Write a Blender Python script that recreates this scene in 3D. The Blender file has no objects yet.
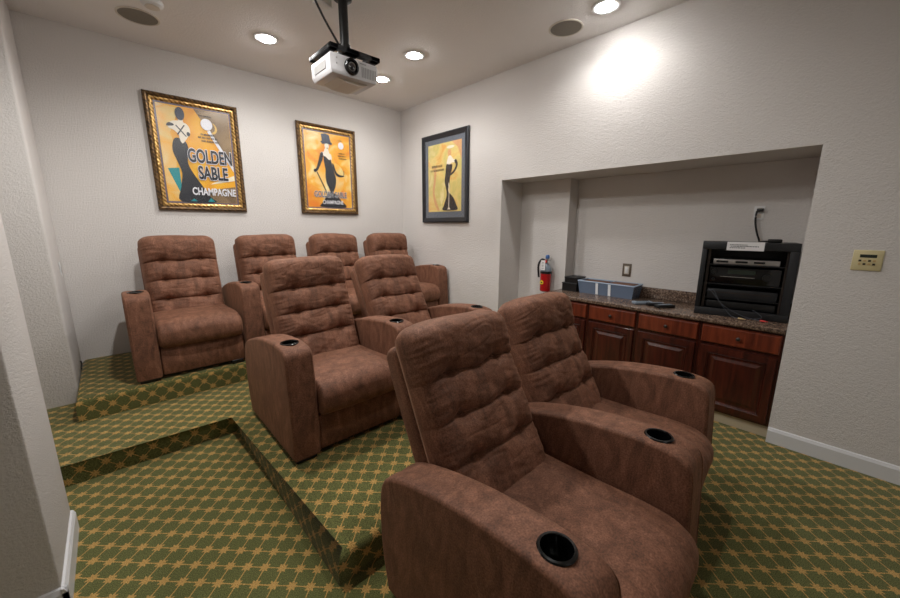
import bpy, bmesh, math, random
from mathutils import Vector, Matrix, noise
random.seed(4)
PI = math.pi
C = bpy.context.scene.collection
sc = bpy.context.scene

# ------------------------------------------------------------------ materials
def lin(c):
    return tuple((x/255/12.92) if x/255 <= .04045 else ((x/255+.055)/1.055)**2.4 for x in c)

def nodes(name):
    m = bpy.data.materials.new(name); m.use_nodes = True
    nt = m.node_tree; nt.nodes.clear()
    out = nt.nodes.new('ShaderNodeOutputMaterial'); b = nt.nodes.new('ShaderNodeBsdfPrincipled')
    nt.links.new(b.outputs[0], out.inputs[0])
    return m, nt, b

def N(nt, t, **kw):
    n = nt.nodes.new(t)
    for k, v in kw.items():
        if k.startswith('i_'):
            n.inputs[k[2:].replace('_', ' ')].default_value = v
        else:
            setattr(n, k, v)
    return n

def math_n(nt, op, a, b=None, c=None):
    n = nt.nodes.new('ShaderNodeMath'); n.operation = op
    for i, v in enumerate((a, b, c)):
        if v is None: continue
        if isinstance(v, (int, float)): n.inputs[i].default_value = v
        else: nt.links.new(v, n.inputs[i])
    return n.outputs[0]

def plain(name, rgb, rough=.5, metal=0, coat=0, noise_amt=0, nscale=30, bump=0, bscale=200, alpha=1, spec=.5):
    m, nt, b = nodes(name)
    col = lin(rgb)
    b.inputs['Base Color'].default_value = (*col, 1)
    b.inputs['Roughness'].default_value = rough
    b.inputs['Metallic'].default_value = metal
    b.inputs['Coat Weight'].default_value = coat
    b.inputs['Specular IOR Level'].default_value = spec
    b.inputs['Alpha'].default_value = alpha
    tc = N(nt, 'ShaderNodeTexCoord')
    if noise_amt:
        n = N(nt, 'ShaderNodeTexNoise', i_Scale=nscale, i_Detail=4.0)
        nt.links.new(tc.outputs['Object'], n.inputs['Vector'])
        r = N(nt, 'ShaderNodeValToRGB')
        r.color_ramp.elements[0].position = .3; r.color_ramp.elements[1].position = .7
        r.color_ramp.elements[0].color = (*[c*(1-noise_amt) for c in col], 1)
        r.color_ramp.elements[1].color = (*[min(1, c*(1+noise_amt)) for c in col], 1)
        nt.links.new(n.outputs[0], r.inputs[0]); nt.links.new(r.outputs[0], b.inputs['Base Color'])
    if bump:
        n2 = N(nt, 'ShaderNodeTexNoise', i_Scale=bscale, i_Detail=3.0)
        nt.links.new(tc.outputs['Object'], n2.inputs['Vector'])
        bp = N(nt, 'ShaderNodeBump', i_Strength=bump, i_Distance=.004)
        nt.links.new(n2.outputs[0], bp.inputs['Height']); nt.links.new(bp.outputs[0], b.inputs['Normal'])
    return m

def plaster(name, rgb, strength=.5, scale=70, var=.05):
    m, nt, b = nodes(name)
    col = lin(rgb)
    g = N(nt, 'ShaderNodeNewGeometry')
    n = N(nt, 'ShaderNodeTexNoise', i_Scale=scale, i_Detail=6.0, i_Roughness=.72)
    nt.links.new(g.outputs['Position'], n.inputs['Vector'])
    r = N(nt, 'ShaderNodeValToRGB')
    r.color_ramp.elements[0].position = .38; r.color_ramp.elements[1].position = .66
    nt.links.new(n.outputs[0], r.inputs[0])
    bp = N(nt, 'ShaderNodeBump', i_Strength=strength, i_Distance=.005)
    nt.links.new(r.outputs[0], bp.inputs['Height']); nt.links.new(bp.outputs[0], b.inputs['Normal'])
    n2 = N(nt, 'ShaderNodeTexNoise', i_Scale=1.3, i_Detail=4.0)
    nt.links.new(g.outputs['Position'], n2.inputs['Vector'])
    mx = N(nt, 'ShaderNodeValToRGB')
    mx.color_ramp.elements[0].color = (*[c*(1-var) for c in col], 1)
    mx.color_ramp.elements[1].color = (*[min(1, c*(1+var)) for c in col], 1)
    nt.links.new(n2.outputs[0], mx.inputs[0]); nt.links.new(mx.outputs[0], b.inputs['Base Color'])
    b.inputs['Roughness'].default_value = .85
    b.inputs['Specular IOR Level'].default_value = .2
    return m

def carpet_mat():
    m, nt, b = nodes('carpet_lattice')
    g = N(nt, 'ShaderNodeNewGeometry')
    sp = N(nt, 'ShaderNodeSeparateXYZ'); nt.links.new(g.outputs['Position'], sp.inputs[0])
    sn = N(nt, 'ShaderNodeSeparateXYZ'); nt.links.new(g.outputs['True Normal'], sn.inputs[0])
    ax = math_n(nt, 'GREATER_THAN', math_n(nt, 'ABSOLUTE', sn.outputs[0]), .7)
    ay = math_n(nt, 'GREATER_THAN', math_n(nt, 'ABSOLUTE', sn.outputs[1]), .7)
    x = math_n(nt, 'ADD', sp.outputs[0], math_n(nt, 'MULTIPLY', ax, sp.outputs[2]))
    y = math_n(nt, 'ADD', sp.outputs[1], math_n(nt, 'MULTIPLY', ay, sp.outputs[2]))
    # a little irregularity in the weave
    nz = N(nt, 'ShaderNodeTexNoise', i_Scale=160.0, i_Detail=2.0); nt.links.new(g.outputs['Position'], nz.inputs['Vector'])
    jit = math_n(nt, 'MULTIPLY', math_n(nt, 'SUBTRACT', nz.outputs[0], .5), .007)
    x = math_n(nt, 'ADD', math_n(nt, 'SUBTRACT', x, -.268), jit)
    y = math_n(nt, 'ADD', math_n(nt, 'SUBTRACT', y, 2.336), jit)
    S = .1245
    u = math_n(nt, 'DIVIDE', math_n(nt, 'ADD', x, y), S)
    v = math_n(nt, 'DIVIDE', math_n(nt, 'SUBTRACT', x, y), S)
    fu = math_n(nt, 'SUBTRACT', math_n(nt, 'FRACT', math_n(nt, 'ADD', u, .5)), .5)
    fv = math_n(nt, 'SUBTRACT', math_n(nt, 'FRACT', math_n(nt, 'ADD', v, .5)), .5)
    au = math_n(nt, 'ABSOLUTE', fu); av = math_n(nt, 'ABSOLUTE', fv)
    line = math_n(nt, 'LESS_THAN', math_n(nt, 'MINIMUM', au, av), .03)
    r = math_n(nt, 'SQRT', math_n(nt, 'ADD', math_n(nt, 'MULTIPLY', fu, fu), math_n(nt, 'MULTIPLY', fv, fv)))
    th = math_n(nt, 'ARCTAN2', fv, fu)
    pet = math_n(nt, 'COSINE', math_n(nt, 'MULTIPLY', th, 8))
    rad = math_n(nt, 'ADD', math_n(nt, 'MULTIPLY', pet, .06), .245)
    star = math_n(nt, 'LESS_THAN', r, rad)
    mask = math_n(nt, 'MAXIMUM', line, star)
    fib = N(nt, 'ShaderNodeTexNoise', i_Scale=230.0, i_Detail=2.0); nt.links.new(g.outputs['Position'], fib.inputs['Vector'])
    big = N(nt, 'ShaderNodeTexNoise', i_Scale=1.7, i_Detail=3.0); nt.links.new(g.outputs['Position'], big.inputs['Vector'])
    def ramp(a, c):
        rr = N(nt, 'ShaderNodeValToRGB'); rr.color_ramp.elements[0].position = .3; rr.color_ramp.elements[1].position = .7
        rr.color_ramp.elements[0].color = (*lin(a), 1); rr.color_ramp.elements[1].color = (*lin(c), 1)
        nt.links.new(fib.outputs[0], rr.inputs[0]); return rr.outputs[0]
    gold = ramp((150, 112, 54), (226, 184, 112)); green = ramp((58, 64, 30), (130, 130, 78))
    mx = N(nt, 'ShaderNodeMix', data_type='RGBA')
    nt.links.new(mask, mx.inputs[0]); nt.links.new(green, mx.inputs[6]); nt.links.new(gold, mx.inputs[7])
    m2 = N(nt, 'ShaderNodeMix', data_type='RGBA', blend_type='MULTIPLY'); m2.inputs[0].default_value = .35
    nt.links.new(mx.outputs[2], m2.inputs[6]); nt.links.new(big.outputs[0], m2.inputs[7])
    nt.links.new(m2.outputs[2], b.inputs['Base Color'])
    bp = N(nt, 'ShaderNodeBump', i_Strength=.6, i_Distance=.004)
    nt.links.new(fib.outputs[0], bp.inputs['Height']); nt.links.new(bp.outputs[0], b.inputs['Normal'])
    b.inputs['Roughness'].default_value = .95; b.inputs['Specular IOR Level'].default_value = .1
    b.inputs['Sheen Weight'].default_value = .15
    return m

def suede_mat():
    m, nt, b = nodes('brown_suede')
    tc = N(nt, 'ShaderNodeTexCoord')
    mp = N(nt, 'ShaderNodeMapping'); mp.inputs['Scale'].default_value = (1, 1, .45)
    nt.links.new(tc.outputs['Object'], mp.inputs[0])
    n = N(nt, 'ShaderNodeTexNoise', i_Scale=11.0, i_Detail=5.0, i_Roughness=.6, i_Distortion=1.2)
    nt.links.new(mp.outputs[0], n.inputs['Vector'])
    r = N(nt, 'ShaderNodeValToRGB')
    e = r.color_ramp.elements
    e[0].position = .25; e[0].color = (*lin((94, 62, 47)), 1)
    e[1].position = .8; e[1].color = (*lin((144, 100, 79)), 1)
    k = e.new(.5); k.color = (*lin((119, 80, 61)), 1)
    nt.links.new(n.outputs[0], r.inputs[0])
    f = N(nt, 'ShaderNodeTexNoise', i_Scale=150.0, i_Detail=3.0)
    nt.links.new(tc.outputs['Object'], f.inputs['Vector'])
    # fine grain and brushed streaks in the nap
    gr = N(nt, 'ShaderNodeValToRGB'); gr.color_ramp.elements[0].position = .34; gr.color_ramp.elements[1].position = .66
    gr.color_ramp.elements[0].color = (.30, .30, .30, 1); gr.color_ramp.elements[1].color = (.70, .70, .70, 1)
    nt.links.new(f.outputs[0], gr.inputs[0])
    m2 = N(nt, 'ShaderNodeMix', data_type='RGBA', blend_type='OVERLAY'); m2.inputs[0].default_value = .75
    nt.links.new(r.outputs[0], m2.inputs[6]); nt.links.new(gr.outputs[0], m2.inputs[7])
    mp2 = N(nt, 'ShaderNodeMapping'); mp2.inputs['Scale'].default_value = (15, 15, 4)
    nt.links.new(tc.outputs['Object'], mp2.inputs[0])
    st = N(nt, 'ShaderNodeTexNoise', i_Scale=1.0, i_Detail=5.0, i_Roughness=.6, i_Distortion=1.5)
    nt.links.new(mp2.outputs[0], st.inputs['Vector'])
    sr = N(nt, 'ShaderNodeValToRGB'); sr.color_ramp.elements[0].position = .36; sr.color_ramp.elements[1].position = .64
    sr.color_ramp.elements[0].color = (.39, .39, .39, 1); sr.color_ramp.elements[1].color = (.58, .58, .58, 1)
    nt.links.new(st.outputs[0], sr.inputs[0])
    m3 = N(nt, 'ShaderNodeMix', data_type='RGBA', blend_type='OVERLAY'); m3.inputs[0].default_value = .8
    nt.links.new(m2.outputs[2], m3.inputs[6]); nt.links.new(sr.outputs[0], m3.inputs[7])
    nt.links.new(m3.outputs[2], b.inputs['Base Color'])
    f2 = N(nt, 'ShaderNodeTexNoise', i_Scale=38.0, i_Detail=4.0)
    nt.links.new(tc.outputs['Object'], f2.inputs['Vector'])
    hs = math_n(nt, 'ADD', math_n(nt, 'MULTIPLY', f2.outputs[0], 1.0), math_n(nt, 'MULTIPLY', f.outputs[0], .35))
    bp = N(nt, 'ShaderNodeBump', i_Strength=.25, i_Distance=.006)
    nt.links.new(hs, bp.inputs['Height']); nt.links.new(bp.outputs[0], b.inputs['Normal'])
    b.inputs['Roughness'].default_value = .72; b.inputs['Specular IOR Level'].default_value = .3
    b.inputs['Sheen Weight'].default_value = .18; b.inputs['Sheen Roughness'].default_value = .4
    b.inputs['Sheen Tint'].default_value = (*lin((225, 175, 140)), 1)
    return m

def wood_mat(name, a, c):
    m, nt, b = nodes(name)
    tc = N(nt, 'ShaderNodeTexCoord')
    mp = N(nt, 'ShaderNodeMapping'); mp.inputs['Scale'].default_value = (30, 30, 3)
    nt.links.new(tc.outputs['Object'], mp.inputs[0])
    n = N(nt, 'ShaderNodeTexNoise', i_Scale=1.0, i_Detail=5.0, i_Distortion=.6)
    nt.links.new(mp.outputs[0], n.inputs['Vector'])
    r = N(nt, 'ShaderNodeValToRGB'); r.color_ramp.elements[0].position = .3; r.color_ramp.elements[1].position = .7
    r.color_ramp.elements[0].color = (*lin(a), 1); r.color_ramp.elements[1].color = (*lin(c), 1)
    nt.links.new(n.outputs[0], r.inputs[0]); nt.links.new(r.outputs[0], b.inputs['Base Color'])
    b.inputs['Roughness'].default_value = .32; b.inputs['Coat Weight'].default_value = .25
    return m

def granite_mat():
    m, nt, b = nodes('brown_granite')
    tc = N(nt, 'ShaderNodeTexCoord')
    n = N(nt, 'ShaderNodeTexNoise', i_Scale=70.0, i_Detail=6.0, i_Roughness=.7)
    nt.links.new(tc.outputs['Object'], n.inputs['Vector'])
    r = N(nt, 'ShaderNodeValToRGB'); e = r.color_ramp.elements
    e[0].position = .34; e[0].color = (*lin((42, 32, 27)), 1)
    e[1].position = .68; e[1].color = (*lin((164, 142, 122)), 1)
    k = e.new(.5); k.color = (*lin((100, 80, 68)), 1)
    nt.links.new(n.outputs[0], r.inputs[0]); nt.links.new(r.outputs[0], b.inputs['Base Color'])
    b.inputs['Roughness'].default_value = .25
    return m

def gold_frame_mat(name='antique_gold_rope', c0=(50, 36, 24), c1=(128, 98, 62), k=.10, rough=.4):
    m, nt, b = nodes(name)
    tc = N(nt, 'ShaderNodeTexCoord')
    sp = N(nt, 'ShaderNodeSeparateXYZ'); nt.links.new(tc.outputs['Object'], sp.inputs[0])
    w = math_n(nt, 'SINE', math_n(nt, 'MULTIPLY', math_n(nt, 'ADD', sp.outputs[0], sp.outputs[2]), 150))
    n = N(nt, 'ShaderNodeTexNoise', i_Scale=40.0, i_Detail=4.0); nt.links.new(tc.outputs['Object'], n.inputs['Vector'])
    h = math_n(nt, 'ADD', math_n(nt, 'MULTIPLY', w, k), n.outputs[0])
    r = N(nt, 'ShaderNodeValToRGB'); r.color_ramp.elements[0].position = .3; r.color_ramp.elements[1].position = .75
    r.color_ramp.elements[0].color = (*lin(c0), 1); r.color_ramp.elements[1].color = (*lin(c1), 1)
    nt.links.new(h, r.inputs[0]); nt.links.new(r.outputs[0], b.inputs['Base Color'])
    bp = N(nt, 'ShaderNodeBump', i_Strength=.6, i_Distance=.006); nt.links.new(h, bp.inputs['Height'])
    nt.links.new(bp.outputs[0], b.inputs['Normal'])
    b.inputs['Metallic'].default_value = .6; b.inputs['Roughness'].default_value = rough
    return m

def paint_mat(name, cols, scale=2.5):
    m, nt, b = nodes(name)
    tc = N(nt, 'ShaderNodeTexCoord')
    n = N(nt, 'ShaderNodeTexNoise', i_Scale=scale, i_Detail=3.0, i_Distortion=.8)
    nt.links.new(tc.outputs['Object'], n.inputs['Vector'])
    r = N(nt, 'ShaderNodeValToRGB'); e = r.color_ramp.elements
    e[0].position = .33; e[0].color = (*lin(cols[0]), 1)
    e[1].position = .68; e[1].color = (*lin(cols[-1]), 1)
    for i, c in enumerate(cols[1:-1]):
        k = e.new(.33+.35*(i+1)/(len(cols)-1)); k.color = (*lin(c), 1)
    nt.links.new(n.outputs[0], r.inputs[0]); nt.links.new(r.outputs[0], b.inputs['Base Color'])
    b.inputs['Roughness'].default_value = .35
    return m

def emit(name, rgb, s):
    m, nt, b = nodes(name)
    b.inputs['Base Color'].default_value = (1, 1, 1, 1)
    b.inputs['Emission Color'].default_value = (*rgb, 1); b.inputs['Emission Strength'].default_value = s
    return m

def pane_mat():
    m = bpy.data.materials.new('picture_glass'); m.use_nodes = True
    nt = m.node_tree; nt.nodes.clear()
    out = N(nt, 'ShaderNodeOutputMaterial'); mx = N(nt, 'ShaderNodeMixShader')
    t = N(nt, 'ShaderNodeBsdfTransparent'); gl = N(nt, 'ShaderNodeBsdfGlossy'); gl.inputs['Roughness'].default_value = .22
    mx.inputs[0].default_value = .03
    nt.links.new(t.outputs[0], mx.inputs[1]); nt.links.new(gl.outputs[0], mx.inputs[2])
    nt.links.new(mx.outputs[0], out.inputs[0])
    return m

M = dict(
    gilt=gold_frame_mat('gilt_rope', (120, 84, 40), (236, 192, 118), .16, .28),
    wall=plaster('wall_plaster', (216, 211, 207), .6, 72),
    ceil=plaster('ceiling_plaster', (234, 231, 229), .45, 70),
    carpet=carpet_mat(), suede=suede_mat(),
    base=plain('white_trim_paint', (214, 214, 216), .35),
    wood=wood_mat('dark_cherry_wood', (46, 18, 12), (84, 34, 22)),
    woodr=wood_mat('red_cherry_wood', (84, 34, 20), (128, 58, 34)),
    kick=plain('cream_kick_paint', (190, 176, 150), .6),
    granite=granite_mat(), gold=gold_frame_mat(),
    bronze=plain('bronze_plate', (96, 82, 68), .5),
    black=plain('black_plastic', (18, 18, 19), .4, noise_amt=.2),
    blackg=plain('gloss_black_plastic', (10, 10, 11), .15),
    blackm=plain('black_powder_coat', (24, 25, 28), .5, bump=.1),
    dark=plain('dark_bronze', (46, 36, 30), .5, metal=.2),
    white=plain('white_plastic', (222, 222, 222), .35),
    offw=plain('warm_white_plastic', (206, 198, 186), .5),
    grey=plain('grey_grille', (122, 116, 106), .7, bump=.5, bscale=600),
    silver=plain('brushed_silver', (168, 164, 160), .35, metal=.7),
    beige=plain('ivory_plastic', (205, 192, 148), .45),
    lcd=plain('dark_green_display', (36, 44, 36), .2),
    red=plain('red_enamel', (168, 22, 26), .25, coat=.4),
    blue=plain('blue_plastic', (52, 96, 158), .4),
    yellow=plain('yellow_sticker', (226, 204, 40), .5),
    paper=plain('white_paper', (226, 224, 224), .8),
    ink=plain('black_ink', (38, 38, 42), .6),
    bin=plain('clear_blue_grey_plastic', (118, 134, 158), .2, alpha=.66),
    binrim=plain('pale_blue_plastic_rim', (168, 186, 208), .25),
    tape=plain('white_tape', (232, 234, 238), .5),
    brown=plain('brown_card', (104, 70, 54), .7, noise_amt=.3),
    greyr=plain('grey_remote_plastic', (128, 140, 152), .3),
    wire=plain('grey_wire', (64, 67, 74), .5),
    rplug=plain('red_plug', (200, 40, 36), .4), tan=plain('tan_plug', (190, 160, 110), .4),
    lamp=emit('lamp_lens', (1, .99, .975), 96.0),
    lens=plain('dark_lens_glass', (26, 26, 34), .05, coat=1),
    pjw=plain('projector_white', (196, 194, 195), .35), pjg=plain('projector_grille', (150, 148, 146), .5),
    mat=plain('grey_picture_mat', (98, 104, 114), .7), liner=plain('plum_grey_liner', (104, 92, 104), .6),
    pblack=plain('black_frame_wood', (26, 28, 34), .35),
    navy=plain('dress_black_paint', (34, 36, 44), .4), flesh=plain('pale_skin_paint', (232, 222, 205), .4),
    teal=plain('teal_paint', (28, 140, 146), .4), taupe=paint_mat('taupe_paint', [(112, 90, 66), (166, 140, 104)], 3),
    orange=paint_mat('orange_wash', [(228, 132, 36), (240, 176, 56), (240, 222, 160)], 4.2),
    amber=paint_mat('amber_wash', [(224, 150, 30), (240, 186, 52)], 3), sand=paint_mat('sand_wash', [(226, 206, 140), (238, 178, 70), (232, 216, 168)], 2.4),
    lemon=paint_mat('lemon_wash', [(222, 166, 84), (226, 200, 124), (206, 190, 112), (232, 214, 156)], 3.5), sepia=plain('sepia_ink', (120, 104, 70), .6), cream=plain('cream_paint', (238, 228, 200), .4),
    cola=plain('whitish_paint', (226, 226, 232), .4), crescent=plain('gold_paint', (216, 178, 96), .4), hat=plain('blue_black_paint', (48, 56, 76), .4),
    rose=plain('rose_stroke_paint', (214, 160, 108), .5),
    glass=pane_mat(),
)

# ------------------------------------------------------------------ helpers
def link(o, parent=None):
    C.objects.link(o)
    if parent: o.parent = parent
    return o

def finish(name, bm, mat, parent=None, smooth=False, angle=40):
    bmesh.ops.recalc_face_normals(bm, faces=bm.faces)
    me = bpy.data.meshes.new(name); bm.to_mesh(me); bm.free()
    me.materials.append(mat)
    if smooth:
        for p in me.polygons: p.use_smooth = True
        me.set_sharp_from_angle(angle=math.radians(angle))
    return link(bpy.data.objects.new(name, me), parent)

def box(bm, x0, x1, y0, y1, z0, z1, bev=0, seg=2, mtx=None):
    r = bmesh.ops.create_cube(bm, size=1)
    vs = r['verts']
    for v in vs:
        v.co = Vector(((x0+x1)/2+v.co.x*(x1-x0), (y0+y1)/2+v.co.y*(y1-y0), (z0+z1)/2+v.co.z*(z1-z0)))
    if bev:
        es = list({e for v in vs for e in v.link_edges})
        rr = bmesh.ops.bevel(bm, geom=es, offset=bev, segments=seg, profile=.5, affect='EDGES')
        vs = list({v for f in rr['faces'] for v in f.verts} | {v for v in vs if v.is_valid})
    if mtx is not None:
        bmesh.ops.transform(bm, matrix=mtx, verts=vs)
    return vs

def boxo(name, mat, parent, *a, bev=0, seg=2):
    bm = bmesh.new(); box(bm, *a, bev=bev, seg=seg)
    return finish(name, bm, mat, parent, smooth=bev > 0, angle=50)

def cyl(bm, p0, p1, r0, r1=None, n=24, caps=True):
    r1 = r0 if r1 is None else r1
    p0 = Vector(p0); p1 = Vector(p1); d = p1-p0
    q = d.to_track_quat('Z', 'Y').to_matrix().to_4x4()
    mt = Matrix.Translation((p0+p1)/2) @ q
    return bmesh.ops.create_cone(bm, cap_ends=caps, segments=n, radius1=r0, radius2=r1, depth=d.length, matrix=mt)['verts']

def lathe(bm, prof, n=32, mtx=Matrix()):
    rings = []
    for r, z in prof:
        if r < 1e-6: rings.append([bm.verts.new(mtx @ Vector((0, 0, z)))])
        else: rings.append([bm.verts.new(mtx @ Vector((r*math.cos(2*PI*i/n), r*math.sin(2*PI*i/n), z))) for i in range(n)])
    for a, b in zip(rings, rings[1:]):
        for i in range(n):
            j = (i+1) % n
            if len(a) == 1 and len(b) == 1: continue
            if len(a) == 1: bm.faces.new((a[0], b[i], b[j]))
            elif len(b) == 1: bm.faces.new((a[i], a[j], b[0]))
            else: bm.faces.new((a[i], a[j], b[j], b[i]))

def tube(bm, pts, r, n=8, samples=6):
    P = [Vector(p) for p in pts]
    path = []
    for i in range(len(P)-1):
        p0 = P[max(i-1, 0)]; p1 = P[i]; p2 = P[i+1]; p3 = P[min(i+2, len(P)-1)]
        for k in range(samples):
            t = k/samples
            path.append(.5*((2*p1)+(p2-p0)*t+(2*p0-5*p1+4*p2-p3)*t*t+(3*p1-p0-3*p2+p3)*t**3))
    path.append(P[-1])
    rings = []; up = Vector((0, 0, 1))
    for i, p in enumerate(path):
        d = (path[min(i+1, len(path)-1)]-path[max(i-1, 0)]).normalized()
        a = d.cross(up)
        if a.length < .05: a = d.cross(Vector((1, 0, 0)))
        a.normalize(); b = d.cross(a)
        rings.append([bm.verts.new(p+a*r*math.cos(2*PI*k/n)+b*r*math.sin(2*PI*k/n)) for k in range(n)])
    for A, B in zip(rings, rings[1:]):
        for k in range(n): bm.faces.new((A[k], A[(k+1) % n], B[(k+1) % n], B[k]))
    bm.faces.new(rings[0]); bm.faces.new(rings[-1][::-1])

def tubeo(name, mat, parent, pts, r, n=8):
    bm = bmesh.new(); tube(bm, pts, r, n); return finish(name, bm, mat, parent, True, 60)

def prism(bm, pts, y0, y1):
    """outline in (x,z) extruded along y"""
    a = [bm.verts.new((x, y0, z)) for x, z in pts]; b = [bm.verts.new((x, y1, z)) for x, z in pts]
    n = len(pts); bm.faces.new(a); bm.faces.new(b[::-1])
    for i in range(n): bm.faces.new((a[i], b[i], b[(i+1) % n], a[(i+1) % n]))

def thing(name, label, cat, loc=(0, 0, 0), rz=0, group=None):
    o = bpy.data.objects.new(name, None); C.objects.link(o)
    o.empty_display_size = .1; o.location = loc; o.rotation_euler = (0, 0, rz)
    return tag(o, label, cat, group)

def tag(o, label, cat, group=None):
    o['label'] = label; o['category'] = cat
    if group: o['group'] = group
    return o

def struct(o):
    o['kind'] = 'structure'; return o

def spline(pts, per=6, closed=False):
    out = []; n = len(pts)
    P = [Vector((*p, 0)) for p in pts]
    rng = n if closed else n-1
    for i in range(rng):
        g = (lambda k: P[k % n]) if closed else (lambda k: P[min(max(k, 0), n-1)])
        p0, p1, p2, p3 = g(i-1), g(i), g(i+1), g(i+2)
        for k in range(per):
            t = k/per
            q = .5*((2*p1)+(p2-p0)*t+(2*p0-5*p1+4*p2-p3)*t*t+(3*p1-p0-3*p2+p3)*t**3)
            out.append((q.x, q.y))
    if not closed: out.append(pts[-1])
    return out

def inset(poly, d):
    n = len(poly); out = []
    area = sum(poly[i][0]*poly[(i+1) % n][1]-poly[(i+1) % n][0]*poly[i][1] for i in range(n))
    s = 1 if area > 0 else -1
    for i in range(n):
        a = Vector(poly[i-1]); p = Vector(poly[i]); b = Vector(poly[(i+1) % n])
        e1 = (p-a).normalized(); e2 = (b-p).normalized()
        n1 = Vector((-e1.y, e1.x))*s; n2 = Vector((-e2.y, e2.x))*s
        nn = (n1+n2)
        nn = nn.normalized() if nn.length > 1e-4 else n1
        k = max(.45, nn.dot(n1))
        out.append(tuple(p+nn*(d/k)))
    return out

def loft(bm, poly, x0, x1, r, seg=5, mid=1, disp=None, puff=0):
    """closed profile in (y,z) swept along x with rounded shoulders of radius r"""
    st = []
    for i in range(seg+1):
        a = PI/2*i/seg
        st.append((x0+r*(1-math.cos(a)), r*(1-math.sin(a))))
    for i in range(1, mid):
        st.append((x0+r+(x1-x0-2*r)*i/mid, 0))
    st += [(x1-(x-x0), d) for x, d in reversed(st[:seg+1])]
    rings = []
    for x, d in st:
        pl = inset(poly, d) if d > 1e-6 else poly
        ring = []
        for y, z in pl:
            co = Vector((x, y, z))
            if disp: co = disp(co)
            ring.append(bm.verts.new(co))
        rings.append(ring)
    n = len(poly)
    for A, B in zip(rings, rings[1:]):
        for i in range(n): bm.faces.new((A[i], A[(i+1) % n], B[(i+1) % n], B[i]))
    bm.faces.new(rings[0]); bm.faces.new(rings[-1][::-1])

# ------------------------------------------------------------------ room
XR, YB, ZC = 3.6035, 5.013, 3.407
XL = -.352
Z1, Z2 = .1505, .328
YM, YT, XP, YP = 3.176, 3.835, .58, 1.37
N1, N2, ZN = 2.948, .193, 2.204
XA, YJ, XB = 4.024, 2.265, 4.212
YF = -3.4; XO = -1.7

boxo('floor', M['carpet'], None, XO-.2, XR+.8, YF-.2, YB+.2, -.1, 0); struct(bpy.data.objects['floor'])

def slab(name, outline, z0, z1, r=.045):
    """carpeted platform with a rolled top nosing"""
    bm = bmesh.new()
    lo = [bm.verts.new((x, y, z0)) for x, y in outline]
    hi = [bm.verts.new((x, y, z1)) for x, y in outline]
    n = len(outline)
    bm.faces.new(lo[::-1]); top = bm.faces.new(hi)
    for i in range(n): bm.faces.new((lo[i], lo[(i+1) % n], hi[(i+1) % n], hi[i]))
    bmesh.ops.bevel(bm, geom=list(top.edges), offset=r, segments=4, profile=.5, affect='EDGES')
    return struct(finish(name, bm, M['carpet'], None, True, 60))

slab('floor_platform', [(XP, YP), (XR+.001, YP), (XR+.001, YB+.1), (XO-.1, YB+.1), (XO-.1, YM), (XP, YM)], 0, Z1)
slab('floor_tier', [(XL, YT), (XR+.02, YT), (XR+.02, YB+.1), (XL, YB+.1)], Z1-.05, Z2)

bm = bmesh.new()
box(bm, XO-.3, XR+.9, YB, YB+.15, -.1, ZC+.1); struct(finish('wall_back', bm, M['wall']))
bm = bmesh.new()
XE = 4.40
box(bm, XR, XE, N1, YB, -.1, ZC+.1)
box(bm, XR, XE, YF, N2, -.1, ZC+.1)
box(bm, XR, XE, N2, N1, ZN, ZC+.1)
struct(finish('wall_right', bm, M['wall']))
bm = bmesh.new()
box(bm, XB, XE, N2, N1, -.1, ZN)
struct(finish('wall_niche', bm, M['wall']))
bm = bmesh.new()
box(bm, XA, XB, YJ, N1, -.1, ZN)
struct(finish('wall_pilaster', bm, M['wall']))
bm = bmesh.new()
box(bm, XO, XL, 4.31, YB, -.1, ZC+.1, bev=.02, seg=3)
box(bm, XO, XL+.006, 2.087, 2.673, -.1, ZC+.1, bev=.008, seg=2)
struct(finish('wall_left', bm, M['wall'], smooth=True, angle=60))
bm = bmesh.new(); box(bm, XO-.15, XO, YF, YB, -.1, ZC+.1); struct(finish('wall_hall', bm, M['wall']))
bm = bmesh.new(); box(bm, XO-.3, XR+.9, YF-.15, YF, -.1, ZC+.1); struct(finish('wall_front', bm, M['wall']))
bm = bmesh.new(); box(bm, XO-.3, XR+.9, YF-.2, YB+.2, ZC, ZC+.12); struct(finish('ceiling', bm, M['ceil']))

def skirting(name, runs):
    bm = bmesh.new()
    for axis, c, a, b, sgn in runs:          # profile: lower board with a stepped, sloping cap
        prof = [(0, 0), (.018, 0), (.018, .098), (.009, .118), (0, .122)]
        for lo, hi in ((a, b),):
            A = []; B = []
            for d, z in prof:
                if axis == 'X':
                    A.append(bm.verts.new((c+sgn*d, lo, z))); B.append(bm.verts.new((c+sgn*d, hi, z)))
                else:
                    A.append(bm.verts.new((lo, c+sgn*d, z))); B.append(bm.verts.new((hi, c+sgn*d, z)))
            n = len(prof)
            bm.faces.new(A); bm.faces.new(B[::-1])
            for i in range(n): bm.faces.new((A[i], A[(i+1) % n], B[(i+1) % n], B[i]))
    return struct(finish(name, bm, M['base']))
skirting('baseboard_right', [('X', XR, YF, N2, -1)])
skirting('baseboard_left', [('X', XL+.006, 2.087-.018, 2.673, 1), ('Y', 2.087, XO, XL+.024, -1)])

# ------------------------------------------------------------------ recliners
ARM_W, SEAT_W = .175, .652
def arm_profile():
    key = [(.012, .032), (.0, .20), (.008, .40), (.018, .58), (.026, .68), (.042, .728), (.09, .754), (.20, .764), (.32, .757), (.48, .738),
           (.64, .706), (.80, .662), (.90, .622), (.955, .575), (.98, .50), (.985, .36), (.975, .20), (.94, .032)]
    return spline(key, 4)

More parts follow.
